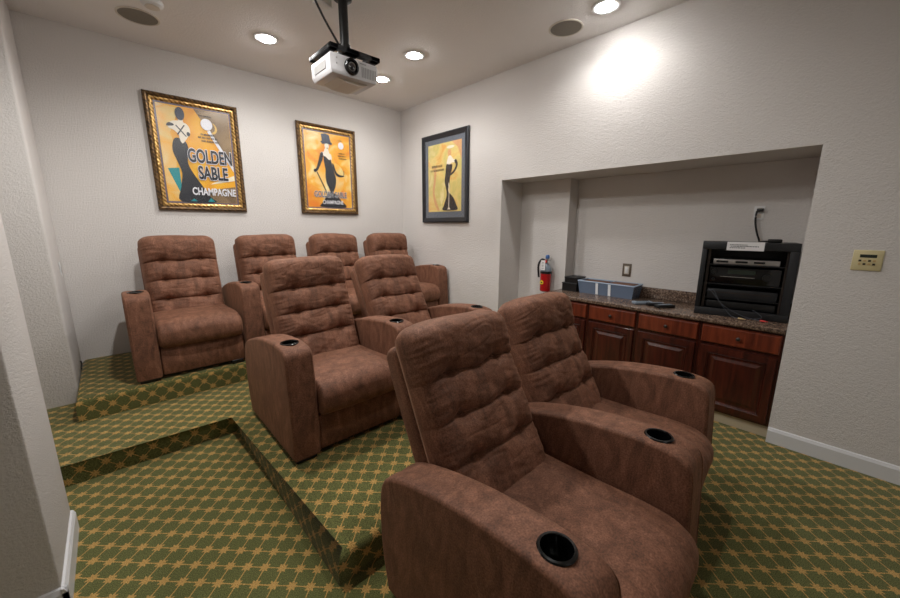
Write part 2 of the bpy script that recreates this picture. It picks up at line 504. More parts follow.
def make_arm_mesh(hole=True):
    bm = bmesh.new()
    def d(co):
        # slightly puffed faces, fuller at the top and front
        t = max(0, 1-abs(co.x-ARM_W/2)/(ARM_W/2))
        co = co.copy()
        w = noise.noise((co.x*3, co.y*4, co.z*4))
        if co.z > .5: co.z += .006*math.sin(PI*min(1, t))
        co.y += .003*w
        return co
    loft(bm, arm_profile(), 0, ARM_W, .015, 4, 6, d)
    o = finish('armrest', bm, M['suede'], None, True, 50)
    if hole:
        bm = bmesh.new(); cyl(bm, (ARM_W/2, .18, .69), (ARM_W/2, .18, .86), .0475, n=40)
        c = finish('cut', bm, M['suede'])
        md = o.modifiers.new('b', 'BOOLEAN'); md.operation = 'DIFFERENCE'; md.object = c; md.solver = 'EXACT'
        dg = bpy.context.evaluated_depsgraph_get()
        me = bpy.data.meshes.new_from_object(o.evaluated_get(dg))
        o.modifiers.clear(); o.data = me
        bpy.data.objects.remove(c)
        for p in me.polygons: p.use_smooth = True
        me.set_sharp_from_angle(angle=math.radians(50))
    me = o.data; bpy.data.objects.remove(o)
    return me

def make_cup_mesh():
    bm = bmesh.new()
    z = .7675
    prof = [(0, z-.062), (.040, z-.062), (.043, z-.058), (.0445, z-.004), (.0445, z+.002), (.047, z+.006), (.054, z+.005), (.0575, z+.001), (.056, z-.004), (.0468, z-.006), (.0462, z-.066), (0, z-.066)]
    lathe(bm, prof, 44, Matrix.Translation((ARM_W/2, .18, 0)))
    o = finish('cup_holder', bm, M['blackg'], None, True, 40); me = o.data; bpy.data.objects.remove(o); return me

BANDS = [0, .225, .455, .685, 1]       # seams between the padded rolls, from the seat up
BW, BH = .640, .83
def make_back_mesh(seed):
    bm = bmesh.new(); nx, ns = 64, 180
    def bulge(t): return max(0, 1-abs(2*t-1)**2.4)**.62
    def pt(u, s):
        s0 = s
        # seams wander a little across the width
        s = min(1, max(0, s+.022*noise.noise((u*1.6+seed*5, s*2.0, seed))*math.sin(PI*s)+.012*(math.cos(u*2*PI)*.5+.5)*math.sin(PI*s)))
        k = max(i for i in range(4) if s >= BANDS[i]-1e-9) if s < 1 else 3
        t = (s-BANDS[k])/(BANDS[k+1]-BANDS[k])
        if k < 3: B = bulge(t)
        else: B = bulge(t*.62) if t < .8 else bulge(.496)*max(0, 1-((t-.8)/.2)**2.2*.75)
        if k == 0: B = bulge(.5+t*.5)
        edge = max(0, 1-abs(u)**7)**.42
        lo = k > 0 and t < .5
        seam_i = (k if t < .5 else k+1)
        deep = .42+.58*math.sin(u*PI)**2
        if seam_i == 3: deep = .72+.28*math.sin(u*PI)**2
        deep *= 1-max(0, abs(u)-.72)/.28*.55
        seam = 0
        for i in (1, 2, 3):
            for ub in (-.5, .5):
                d2 = ((u-ub)*BW/2)**2+((s-BANDS[i])*BH*1.25)**2
                seam += .024*math.exp(-d2/.0007)+.012*math.exp(-d2/.004)
        vt = 0
        if k in (1, 2):
            for ub in (-.5, .5): vt += .009*math.exp(-((u-ub)*BW/2)**2/.0009)*(1-B*.45)
        elif k == 0:
            for ub in (-.5, .5): vt += .010*t*math.exp(-((u-ub)*BW/2)**2/.0012)
        ctr = .014*math.cos(u*PI/2)
        full = .040+(.030 if k == 3 else 0)
        th = .090+full*(1-deep*(1-B)) + ctr
        # folds running across the padding, stronger near seams and edges
        w = noise.noise((u*1.5+seed*7, s*17+u*3*math.sin(seed*9), seed*3.1))*.0055*(1-.45*B)+noise.noise((u*3.2, s*7+seed, seed))*.0045
        w -= .010*max(0, noise.noise((u*1.2+seed*3, s*9-u*1.5, seed*2.3))-.18)
        for i in (1, 2, 3): w -= .008*math.exp(-((s-BANDS[i])*BH/.0065)**2)*(1-max(0, abs(u)-.7)/.3*.7)
        w += .0022*noise.noise((u*5+seed, s*34+u*4, seed))
        rg = 1-abs(2.2*noise.noise((u*1.3+seed*4, s*13-u*1.1, seed*5.3)))
        w -= .0055*max(0, rg-.78)/.22*(.4+.6*noise.noise((u*2, s*3, seed+4)))
        crn = max(0, abs(u)-.55)/.45
        w += .009*crn*noise.noise((u*2.0, s*42, seed*1.7+(9 if u > 0 else 0)))
        th = th-seam-vt+w
        th = .02+max(.012, th)*edge
        top = max(0, (s0-.86)/.14)
        th *= (1-top**3*.62)
        x = u*BW/2*(1-.016*(1-B)*deep-.02*top**3)
        z = s0*BH-.045*abs(u)**8*max(0, (s0-.8)/.2)+.012*noise.noise((u*1.3, seed, 2))*s0*s0
        return x, -th, z
    F = [[bm.verts.new(pt(-1+2*i/nx, j/ns)) for i in range(nx+1)] for j in range(ns+1)]
    for j in range(ns):
        for i in range(nx): bm.faces.new((F[j][i], F[j][i+1], F[j+1][i+1], F[j+1][i]))
    # boundary -> flat rear
    loop = [F[0][i] for i in range(nx+1)]+[F[j][nx] for j in range(1, ns+1)]+[F[ns][i] for i in range(nx-1, -1, -1)]+[F[j][0] for j in range(ns-1, 0, -1)]
    r1 = [bm.verts.new((v.co.x*1.0, .0, v.co.z)) for v in loop]
    r2 = [bm.verts.new((v.co.x*.97, .03, .01+v.co.z*.975)) for v in loop]
    n = len(loop)
    for A, B in ((loop, r1), (r1, r2)):
        for i in range(n): bm.faces.new((A[i], B[i], B[(i+1) % n], A[(i+1) % n]))
    bm.faces.new(r2)
    o = finish('backrest', bm, M['suede'], None, True, 75); me = o.data; bpy.data.objects.remove(o)
    # where the buttons sit
    bt = []
    for i in (1, 2, 3):
        for ub in (-.5, .5):
            p = pt(ub, BANDS[i]); bt.append(p)
    return me, bt

def make_button_mesh():
    bm = bmesh.new()
    lathe(bm, [(0, -.006), (.011, -.004), (.0135, 0), (.011, .005), (.006, .0075), (0, .008)], 16, Matrix.Rotation(PI/2, 4, 'X'))
    o = finish('button', bm, M['suede'], None, True, 80); me = o.data; bpy.data.objects.remove(o); return me

def make_shell_mesh():
    bm = bmesh.new()
    key = [(.02, -.10), (.02, .60), (.02, .71), (.035, .745), (.075, .755), (.115, .74), (.135, .69), (.14, .40), (.135, .10), (.11, -.10)]
    loft(bm, spline(key, 3), -.322, .322, .03, 4, 2)
    o = finish('back_shell', bm, M['suede'], None, True, 60); me = o.data; bpy.data.objects.remove(o); return me

def make_seat_mesh():
    bm = bmesh.new()
    key = [(.74, .37), (.74, .47), (.66, .490), (.52, .494), (.38, .498), (.24, .503), (.14, .504), (.06, .496), (.0, .468), (-.034, .42), (-.038, .37), (-.026, .325), (.0, .298), (.05, .285), (.3, .282), (.6, .29)]
    poly = spline(key, 5, True)
    cx = ARM_W+SEAT_W/2
    def d(co):
        co = co.copy(); u = (co.x-cx)/(SEAT_W/2)
        c = 1-abs(u)**3
        if co.z > .40:
            co.z += .022*c+.004*noise.noise((co.x*6, co.y*5, 3))
            for ub in (-.6, .6): co.z -= .006*math.exp(-((u-ub)*SEAT_W/2)**2/.00006)
            if co.y < .25: co.z += .004*noise.noise((co.x*28, co.y*5, 1))
        if co.y < .15:
            co.y -= .016*c+.004*noise.noise((co.x*30, co.z*6, 5))
        return co
    loft(bm, poly, ARM_W+.004, ARM_W+SEAT_W-.004, .035, 5, 60, d)
    o = finish('seat', bm, M['suede'], None, True, 60); me = o.data; bpy.data.objects.remove(o); return me

def make_panel_mesh():
    bm = bmesh.new()
    key = [(.035, .040), (.018, .10), (.012, .17), (.018, .24), (.035, .278), (.10, .28), (.10, .040)]
    loft(bm, key, ARM_W+.006, ARM_W+SEAT_W-.006, .012, 3, 12)
    o = finish('footrest_panel', bm, M['suede'], None, True, 45); me = o.data; bpy.data.objects.remove(o); return me

def make_piping_mesh():
    bm = bmesh.new()
    pl = arm_profile()[6:-8]
    for x in (.0145, ARM_W-.0145):
        tube(bm, [(x, y, z) for y, z in pl[::3]], .0028, 6, 3)
    o = finish('piping', bm, M['suede'], None, True, 80); me = o.data; bpy.data.objects.remove(o); return me
PIPE = make_piping_mesh(); ARM = make_arm_mesh(); CUP = make_cup_mesh(); BTN = make_button_mesh(); SHELL = make_shell_mesh(); SEAT = make_seat_mesh(); PANEL = make_panel_mesh()
BACKS = [make_back_mesh(s) for s in (1.0, 2.3, 3.7, 5.1)]

def part(name, me, parent, loc=(0, 0, 0), rx=0):
    o = bpy.data.objects.new(name, me); C.objects.link(o); o.parent = parent; o.location = loc; o.rotation_euler = (rx, 0, 0); return o

def make_recliner(label, group, loc, recline, variant, arms='L', hy=.685, hz=.425):
    t = thing('recliner', label, 'recliner', loc, 0, group)
    cx = ARM_W+SEAT_W/2
    part('seat', SEAT, t); part('footrest_panel', PANEL, t)
    for sd, x in (('L', 0), ('R', ARM_W+SEAT_W)):
        if sd in arms:
            a = part('armrest', ARM, t, (x, 0, 0)); part('cup_holder', CUP, a); part('piping', PIPE, a)
    me, bt = BACKS[variant]
    rx = -math.radians(recline)
    b = part('backrest', me, t, (cx, hy, hz), rx)
    for p in bt: part('button', BTN, b, (p[0], p[1]-.002, p[2]))
    part('back_shell', SHELL, t, (cx, hy, hz), rx)
    bm = bmesh.new(); box(bm, ARM_W+.01, ARM_W+SEAT_W-.01, .11, .90, .038, .275, bev=.01); finish('base', bm, M['suede'], t, True)
    xs = [(.02, .155) if 'L' in arms else (ARM_W+.02, ARM_W+.12),
          (ARM_W+SEAT_W+.02, ARM_W+SEAT_W+.155) if 'R' in arms else (ARM_W+SEAT_W-.12, ARM_W+SEAT_W-.02)]
    for x0, x1 in xs:
        for y0 in (.03, .80):
            boxo('foot', M['black'], t, x0, x1, y0, y0+.09, 0, .040, bev=.006)
    return t

P3, P2, P1 = .845, .852, .838
g3, g2, g1 = 'recliners in the back row', 'recliners in the middle row', 'recliners in the front row'
L3 = ['brown suede recliner at the left end of the back row, under the large left poster',
      'brown recliner second from left along the back wall, half hidden by middle row',
      'brown recliner third from left along the back wall, only its tufted back showing',
      'brown recliner at the right end of the back row, beside the room corner']
for i in range(4):
    make_recliner(L3[i], g3, (.022+P3*i, 3.85, Z2), 14, i % 4, 'LR' if i == 3 else 'L', hz=.405)
make_recliner('brown suede recliner at left of the middle row, on the edge of the carpeted platform', g2, (.678, 2.15, Z1), 20, 1, 'LR', hz=.45)
make_recliner('brown suede recliner at right of the middle row, tipped back further than its neighbour', g2, (.678+P2, 2.075, Z1), 28, 2, 'R', hy=.765, hz=.45)
make_recliner('brown suede recliner nearest the camera, its left cup holder large in the foreground', g1, (.724, .245, 0), 26, 0, 'LR', hy=.755, hz=.44)
make_recliner('brown suede recliner in the front row, on the side next to the cherry cabinets', g1, (.724+P1, .370, 0), 26, 3, 'R', hy=.715)

# ------------------------------------------------------------------ cabinets and worktop
XC = 3.635
DIV = [.197, .735, 1.25, 1.745, 2.26]
def nested_panel(bm, x, y0, y1, z0, z1, steps):
    """front facing -x; steps = [(inset, depth)] from the outer edge inwards"""
    rings = []
    back = [bm.verts.new((x+.018, a, b)) for a, b in ((y0, z0), (y1, z0), (y1, z1), (y0, z1))]
    rings.append(back)
    for d, h in steps:
        rings.append([bm.verts.new((x-h, a, b)) for a, b in ((y0+d, z0+d), (y1-d, z0+d), (y1-d, z1-d), (y0+d, z1-d))])
    for A, B in zip(rings, rings[1:]):
        for i in range(4): bm.faces.new((A[i], A[(i+1) % 4], B[(i+1) % 4], B[i]))
    bm.faces.new(rings[-1]); bm.faces.new(rings[0][::-1])
CL = ['cherry base cabinet under the equipment rack, next to the right wall',
      'cherry base cabinet under the two remotes, second from the right wall',
      'cherry base cabinet under the clear plastic bin, third from right wall',
      'cherry base cabinet at the far left end, mostly hidden by recliner back']
for i in range(4):
    y0, y1 = DIV[i], DIV[i+1]-.003
    t = thing('base_cabinet', CL[i], 'cabinet', (XC, (y0+y1)/2, 0), 0, 'cherry base cabinets in the niche')
    h = (y1-y0)/2
    bm = bmesh.new(); box(bm, .004, .55, -h, h, .10, .865); finish('carcass', bm, M['wood'], t)
    boxo('toe_kick', M['kick'], t, .03, .06, -h, h, 0, .10)
    bm = bmesh.new(); nested_panel(bm, -.002, -h+.018, h-.018, .125, .672, [(0, .0), (.004, .018), (.052, .020), (.058, .014), (.062, .018), (.070, .006), (.088, .006), (.112, .016)])
    finish('door', bm, M['wood'], t)
    bm = bmesh.new(); nested_panel(bm, -.002, -h+.012, h-.012, .697, .848, [(0, .0), (.006, .016), (.012, .018)])
    dr = finish('drawer', bm, M['woodr'], t)
    bm = bmesh.new(); lathe(bm, [(0, 0), (.007, 0), (.006, .012), (.015, .018), (.016, .024), (.010, .030), (0, .031)], 18, Matrix.Translation((-.0195, 0, .772)) @ Matrix.Rotation(-PI/2, 4, 'Y'))
    finish('knob', bm, M['dark'], dr, True)
t = thing('worktop', 'brown speckled granite worktop along the cabinets in the niche', 'worktop', (0, 0, .868))
bm = bmesh.new(); box(bm, XR+.004, XB-.002, N2+.003, YJ-.004, 0, .037, bev=.008, seg=3); box(bm, XR+.004, XA-.002, YJ-.02, YJ+.03, 0, .037, bev=.008, seg=3)
finish('slab', bm, M['granite'], t, True)
boxo('backsplash', M['granite'], t, XB-.022, XB-.002, N2+.003, YJ-.006, .0375, .15, bev=.003)
ZT = .9055

# storage bin
t = thing('storage_bin', 'long clear grey-blue plastic bin with white tape, on the worktop', 'bin', (3.93, 1.725, ZT))
bm = bmesh.new()
L, W, H = .305, .115, .142
def ring(z, g): return [bm.verts.new((W+sx*(W+g), sy*(L+g), z)) for sx, sy in ((-1, -1), (1, -1), (1, 1), (-1, 1))]
R = [ring(0, -.012), ring(H, .006), ring(H, .003), ring(.004, -.015)]
for A, B in zip(R, R[1:]):
    for i in range(4): bm.faces.new((A[i], A[(i+1) % 4], B[(i+1) % 4], B[i]))
bm.faces.new(R[0][::-1]); bm.faces.new(R[-1])
finish('tub', bm, M['bin'], t)
bm = bmesh.new()
for a in ((-.010, 2*W+.010, -L-.010, -L+.004), (-.010, 2*W+.010, L-.004, L+.010), (-.010, .004, -L, L), (2*W-.004, 2*W+.010, -L, L)):
    box(bm, *a, H-.008, H+.004, bev=.003)
finish('rim', bm, M['binrim'], t, True)
for y, k in ((.085, .0), (-.055, .004)):
    bm = bmesh.new()
    a = [bm.verts.new(v) for v in ((.0098, y-.014, .004), (.0098, y+.014, .004), (-.0075, y+.014+.01*k, H-.01), (-.0075, y-.014, H-.01))]
    b = [bm.verts.new(v.co-Vector((.002, 0, 0))) for v in a]
    bm.faces.new(a); bm.faces.new(b[::-1])
    for i in range(4): bm.faces.new((a[i], b[i], b[(i+1) % 4], a[(i+1) % 4]))
    finish('tape_strip', bm, M['tape'], t)
for k, (x0, x1, y0, y1, z0, z1, rz, mt, lb) in enumerate((
    (.03, .19, .02, .27, .006, .139, 0, 'brown', 'brown folder lying in the left half of the plastic bin'),
    (.02, .20, -.28, -.03, .006, .145, 0, 'brown', 'brown folder lying in the right half of the plastic bin'))):
    bm = bmesh.new(); box(bm, 3.93+x0, 3.93+x1, 1.725+y0, 1.725+y1, ZT+z0, ZT+z1, bev=.004)
    tag(finish('folder', bm, M[mt], None, True), lb, 'folder', 'folders in the plastic bin')

# black trays beside the bin
t = thing('document_tray', 'lower of two stacked black trays, on worktop left of plastic bin', 'tray', (3.93, 2.145, ZT), 0, 'stacked black trays')
def tray(t, w, l, h):
    bm = bmesh.new()
    box(bm, 0, w, -l, l, 0, .006); box(bm, 0, .006, -l, l, .006, h); box(bm, w-.006, w, -l, l, .006, h)
    box(bm, .006, w-.006, -l, -l+.006, .006, h); box(bm, .006, w-.006, l-.006, l, .006, h)
    finish('shell', bm, M['black'], t)
    bm = bmesh.new(); box(bm, -.006, w+.006, -l-.006, l+.006, h, h+.012, bev=.004); finish('lid', bm, M['blackm'], t, True)
tray(t, .23, .092, .085)
t = thing('document_tray', 'upper black tray with a flat lid, on top of a stack left of plastic bin', 'tray', (3.945, 2.135, ZT+.0975), 0, 'stacked black trays')
tray(t, .20, .078, .055)

# remotes
def remote(label, x, y, rz, mat, l=.19, w=.048, z=ZT):
    t = thing('remote_control', label, 'remote', (x, y, z), rz, 'remotes on the worktop')
    bm = bmesh.new(); box(bm, -l/2, l/2, -w/2, w/2, 0, .030, bev=.009, seg=3); finish('case', bm, M[mat], t, True)
    bm = bmesh.new()
    for i in range(6):
        for j in (-1, 0, 1): box(bm, -l/2+.03+i*.022, -l/2+.042+i*.022, j*.013-.004, j*.013+.004, .0298, .0325)
    finish('keypad', bm, M['black'] if mat != 'black' else M['greyr'], t)
remote('grey remote lying on the worktop just right of the plastic bin', 3.79, 1.275, -.72, 'greyr', .18, .07)
remote('small black remote on the worktop, in the middle of three remotes', 3.80, 1.165, -.80, 'black', .14, .05)
remote('black remote on the worktop, the one nearest the equipment rack', 3.775, 1.07, -.62, 'black', .18, .065)

# equipment rack
A0 = math.radians(12)
t = thing('equipment_rack', 'black equipment rack with open front standing at right end of worktop', 'rack', (3.735, .822, ZT), A0)
RW, RD, RH = .622, .28, .628           # local x = depth, local -y = to the right
bm = bmesh.new()
for a in ((.02, RD, -RW, 0, 0, .02), (.02, RD, -RW, 0, RH-.02, RH), (.02, RD, -.02, 0, .02, RH-.02), (.02, RD, -RW, -RW+.02, .02, RH-.02), (RD-.015, RD, -RW+.02, -.02, .02, RH-.02)):
    box(bm, *a)
finish('case', bm, M['blackm'], t)
bm = bmesh.new()
for a in ((0, .022, -RW, 0, 0, .062), (0, .022, -RW, 0, RH-.062, RH), (0, .022, -.036, 0, .062, RH-.062), (0, .022, -RW, -RW+.055, .062, RH-.062)): box(bm, *a, bev=.004)
finish('front_frame', bm, M['blackm'], t, True)
for y in (-.056, -RW+.059):
    bm = bmesh.new(); box(bm, .03, .034, y-.009, y+.009, .06, RH-.06)
    for k in range(14):
        cyl(bm, (.0305, y, .085+k*.034), (.0285, y, .085+k*.034), .003, n=8)
    finish('rack_rail', bm, M['dark'], t)
for k, z in enumerate((.15, .275, .44)):
    boxo('shelf', M['blackm'], t, .035, RD-.016, -RW+.022, -.022, z-.006, z)
def unit(name, label, cat, z, h, mat, y0=-.075, y1=-RW+.08, x0=.045):
    u = thing(name, label, cat, (3.735, .822, ZT), A0)
    bm = bmesh.new(); box(bm, x0+.012, RD-.03, y1, y0, z, z+h); finish('body', bm, M['blackm'], u)
    bm = bmesh.new(); box(bm, x0, x0+.012, y1, y0, z, z+h, bev=.003); return u, finish('faceplate', bm, M[mat], u, True), x0
u, f, x0 = unit('disc_player', 'slim silver-faced disc player in the top bay of the rack', 'disc player', .442, .042, 'silver', -.09, -RW+.10)
for a in ((-.19, -.11), (-.32, -.24), (-.43, -.36)): boxo('display_slot', M['blackg'], f, x0-.001, x0+.002, a[0], a[1], .456, .472)
u, f, x0 = unit('audio_receiver', 'black audio receiver with round knobs in the middle of the rack', 'receiver', .277, .135, 'blackg')
boxo('display', M['lcd'], f, x0-.001, x0+.002, -.38, -.2, .362, .398)
boxo('trim_line', M['silver'], f, x0-.002, x0+.002, -.38, -.15, .335, .339)
for y, z, r in ((-.105, .375, .022), (-.105, .31, .012), (-.455, .345, .03)):
    bm = bmesh.new(); cyl(bm, (x0+.001, y, z), (x0-.018, y, z), r, r*.9, 24); finish('knob', bm, M['black'], f, True)
u, f, x0 = unit('amplifier', 'flat black amplifier in the lower bay of the rack', 'amplifier', .152, .075, 'blackm')
boxo('vent_strip', M['dark'], f, x0-.001, x0+.002, -.5, -.1, .195, .203)
u, f, x0 = unit('power_conditioner', 'flat black power strip unit at bottom of the rack', 'power unit', .062, .06, 'black', x0=.05)
# loose leads spilling from the rack
def rp(x, y, z):     # rack local -> world
    c, s = math.cos(A0), math.sin(A0)
    return Vector((3.735+c*x-s*y, .822+s*x+c*y, ZT+z))
def leads(label, runs, r):
    o = Vector(runs[0][0][-1])
    t = thing('audio_cable', label, 'cable', o)
    for pts, plug in runs:
        tubeo('wire', M['wire'], t, [Vector(p)-o for p in pts], r)
        if plug:
            e = Vector(pts[-1])-o; d = (Vector(pts[-1])-Vector(pts[-2])).normalized()
            bm = bmesh.new(); cyl(bm, e, e+d*.035, .0075, .006, 14); cyl(bm, e+d*.035, e+d*.05, .003, n=10); finish('plug', bm, M[plug], t, True)
leads('bundle of thin grey leads looping out of the rack, one with red plug', [
    ([rp(.028, -.07, .20), rp(-.01, -.10, .215), rp(-.03, -.20, .10), rp(-.035, -.33, .03), rp(-.05, -.42, .011), rp(-.065, -.45, .0115)], 'rplug'),
    ([rp(.028, -.09, .21), rp(-.008, -.12, .22), rp(-.025, -.17, .13), rp(-.04, -.25, .03), rp(-.06, -.29, .011), rp(-.07, -.31, .0115)], 'tan'),
    ([rp(.028, -.40, .075), rp(-.02, -.42, .068), rp(-.03, -.46, .03), rp(-.04, -.40, .011), rp(-.03, -.36, .009), rp(-.045, -.33, .009)], None)], .0026)
# paper sign on the top front edge
t = thing('paper_sign', 'white paper notice stuck on the top front of the rack', 'sign', (3.735, .822, ZT), A0)
boxo('sheet', M['paper'], t, -.0025, -.0012, -.405, -.165, RH-.066, RH+.004)
bm = bmesh.new()
for z, a, b in ((RH-.020, -.30, -.185), (RH-.032, -.37, -.19), (RH-.044, -.28, -.185)):
    y = b
    while y > a:
        w = random.choice((.008, .012, .016)); box(bm, -.0030, -.0024, y-w, y, z-.003, z+.003); y -= w+.004
finish('print_lines', bm, M['ink'], t)
# small black adapter on top
t = thing('power_adapter', 'small black power adapter lying on top of the rack', 'adapter', tuple(rp(.10, -.46, RH+.0005)), A0)
boxo('case', M['black'], t, -.03, .03, -.055, .03, 0, .028, bev=.006)
tubeo('cord', M['black'], t, [(-.02, .03, .012), (-.03, .06, .010), (-.01, .085, .006), (.03, .07, .006), (.035, .03, .01)], .005)

# outlets and switches
def wall_plate(name, label, cat, loc, rz, mat, w=.075, h=.118, group=None):
    t = thing(name, label, cat, loc, rz, group)
    boxo('plate', M[mat], t, -w/2, w/2, -.007, 0, -h/2, h/2, bev=.003); return t
t = wall_plate('power_outlet', 'white wall outlet with a black plug, high above the rack', 'outlet', (XB, .545, 1.778), -PI/2, 'white')
for z in (.026, -.026): boxo('socket', M['offw'], t, -.018, .018, -.009, -.006, z-.018, z+.018, bev=.002)
t = thing('power_cable', 'black power cord running from the wall outlet down behind the rack', 'cable', (XB-.010, .545, 1.804))
boxo('plug', M['black'], t, -.03, -.0005, -.03, .016, -.015, .012, bev=.005)
tubeo('cord', M['black'], t, [(-.026, .012, -.008), (-.03, .014, -.06), (-.028, .006, -.13), (-.026, -.015, -.21), (-.02, -.035, -.27), (-.016, -.04, -.40)], .0075)
t = wall_plate('light_switch', 'dark bronze switch plate on the niche wall above plastic bin', 'switch', (XB, 1.613, 1.18), -PI/2, 'bronze', .095, .145)
boxo('inner_plate', M['offw'], t, -.026, .026, -.010, -.006, -.045, .045, bev=.003)
boxo('rocker', M['white'], t, -.016, .016, -.014, -.009, -.033, .033, bev=.003)
t = wall_plate('wall_plate', 'small white plate on the wall end beside left back corner', 'wall plate', (XL, 4.78, 1.26), PI/2, 'white', .02, .13)
boxo('slot', M['silver'], t, -.004, .004, -.009, -.006, -.03, .02)
tag(tubeo('cord_stub', M['black'], None, [(XL+.008, 4.80, Z2+.055), (XL+.012, 4.79, Z2+.03), (XL+.010, 4.74, Z2+.008), (XL+.012, 4.70, Z2+.006)], .006), 'short black cord stub on the carpet at left back corner', 'cord')

# ivory keypad on the right wall
t = wall_plate('wall_thermostat', 'ivory thermostat with dark display on the right wall', 'thermostat', (XR, -.12, 1.447), -PI/2, 'beige', .134, .132)
boxo('display', M['lcd'], t, -.036, .038, -.0085, -.006, .018, .038)
for i in range(4):
    for j in range(2): boxo('key', M['dark'] if (i+j) % 2 else M['tan'], t, -.038+i*.021, -.026+i*.021, -.0095, -.006, -.03+j*.022, -.018+j*.022)

# fire extinguisher
t = thing('fire_extinguisher', 'red fire extinguisher with white tag hanging in the niche', 'fire extinguisher', (3.94, 2.475, .86))
bm = bmesh.new(); lathe(bm, [(0, 0), (.058, 0), (.066, .008), (.067, .20), (.067, .235)], 32); finish('cylinder', bm, M['red'], t, True)
bm = bmesh.new(); lathe(bm, [(.067, .235), (.0672, .238), (.0672, .26), (.062, .29), (.045, .32), (.024, .338), (.02, .35), (0, .35)], 32); finish('shoulder', bm, M['greyr'], t, True)
bm = bmesh.new(); lathe(bm, [(.0675, .222), (.071, .224), (.071, .250), (.0675, .252)], 32); finish('strap', bm, M['black'], t, True)
bm = bmesh.new(); cyl(bm, (0, 0, .35), (0, 0, .39), .018, .016); box(bm, -.012, .012, -.055, .02, .385, .40, bev=.004); box(bm, -.012, .012, -.06, .01, .41, .422, bev=.004); finish('valve_handle', bm, M['silver'], t, True)
bm = bmesh.new(); cyl(bm, (-.02, .0, .372), (-.034, .0, .372), .02); finish('gauge', bm, M['rplug'], t, True)
bm = bmesh.new(); lathe(bm, [(0, .03), (.018, .028), (.026, .012), (.026, -.012), (.018, -.02), (0, -.022)], 18, Matrix.Translation((-.012, -.02, .425))); finish('safety_seal', bm, M['blue'], t, True)
tubeo('hose', M['black'], t, [(-.01, .02, .385), (-.025, .05, .395), (-.045, .072, .36), (-.05, .082, .30), (-.045, .078, .22), (-.045, .07, .17)], .013, 10)
bm = bmesh.new(); box(bm, -.084, -.081, -.034, .024, .27, .39); finish('tag', bm, M['paper'], t)
bm = bmesh.new()
for k in range(5): box(bm, -.0848, -.0838, -.018, .012, .29+k*.018, .295+k*.018)
finish('tag_lines', bm, M['ink'], t)
bm = bmesh.new()
for n, r0, x in ((24, .024, -.0685),):
    lathe(bm, [(0, 0), (r0, 0), (r0, .003), (0, .003)], 24, Matrix.Translation((-.0655, .012, .115)) @ Matrix.Rotation(-PI/2, 4, 'Y'))
finish('round_sticker', bm, M['yellow'], t)
bm = bmesh.new()
prism(bm, [(-.015, -.006), (.0, -.010), (.015, -.002), (.012, .008), (-.006, .006)], -.0004, .0004)
bmesh.ops.transform(bm, matrix=Matrix.Translation((-.0690, .012, .115)) @ Matrix.Rotation(PI/2, 4, 'Z'), verts=bm.verts); finish('sticker_mark', bm, M['ink'], t)
boxo('wall_bracket', M['silver'], t, .066, XA-3.945, -.015, .015, .20, .30)

# ------------------------------------------------------------------ framed posters
class Art:
    def __init__(s, t, w, h, zc, y=-.016):
        s.t, s.w, s.h, s.y, s.k = t, w, h, y, 0
        s.zc = zc
    def uv(s, u, v): return ((u-.5)*s.w, s.zc+(v-.5)*s.h)
    def shape(s, name, pts, mat, smooth=0, layer=None):
        s.k += 1
        pts = [s.uv(*p) for p in pts]
        if smooth: pts = spline(pts, smooth, True)
        bm = bmesh.new(); y = s.y-.0004*s.k
        prism(bm, pts, y, y+.00035)
        return finish(name, bm, M[mat], s.t)
    def disc(s, name, u, v, ru, rv, mat, n=24):
        return s.shape(name, [(u+ru*math.cos(2*PI*i/n), v+rv*math.sin(2*PI*i/n)) for i in range(n)], mat)
    def text(s, txt, u0, u1, v0, v1, mat, outline=None, bold=.02):
        for off, m_ in (((bold+.035, outline), (bold, mat)) if outline else ((bold, mat),)):
            s.k += 1
            cu = bpy.data.curves.new('t', 'FONT'); cu.body = txt; cu.offset = off; cu.fill_mode = 'FRONT'; cu.resolution_u = 6
            o = bpy.data.objects.new('t', cu); C.objects.link(o)
            dg = bpy.context.evaluated_depsgraph_get()
            me = bpy.data.meshes.new_from_object(o.evaluated_get(dg)); bpy.data.objects.remove(o)
            xs = [v.co.x for v in me.vertices]; ys = [v.co.y for v in me.vertices]
            a, b, c, d = min(xs), max(xs), min(ys), max(ys)
            g = off-bold
            (X0, Z0), (X1, Z1_) = s.uv(u0, v0), s.uv(u1, v1)
            kx = (X1-X0)/(b-a-2*g); kz = (Z1_-Z0)/(d-c-2*g); y = s.y-.0004*s.k
            for v in me.vertices:
                v.co = Vector((X0+(v.co.x-a-g)*kx, y, Z0+(v.co.y-c-g)*kz))
            me.materials.clear(); me.materials.append(M[m_])
            for p in me.polygons: p.use_smooth = False
            o = bpy.data.objects.new('lettering', me); link(o, s.t)
            md = o.modifiers.new('s', 'SOLIDIFY'); md.thickness = .0003; md.offset = 0
    def dashes(s, u0, u1, v, hgt, mat):
        s.k += 1; bm = bmesh.new(); u = u0; y = s.y-.0004*s.k
        while u < u1-.01:
            w = random.choice((.008, .011, .015)); x0, z0 = s.uv(u, v); x1, z1 = s.uv(min(u+w, u1), v+hgt)
            prism(bm, [(x0, z0), (x1, z0), (x1, z1), (x0, z1)], y, y+.0003); u += w+random.choice((.006, .006, .016))
        return finish('fine_print', bm, M[mat], s.t)

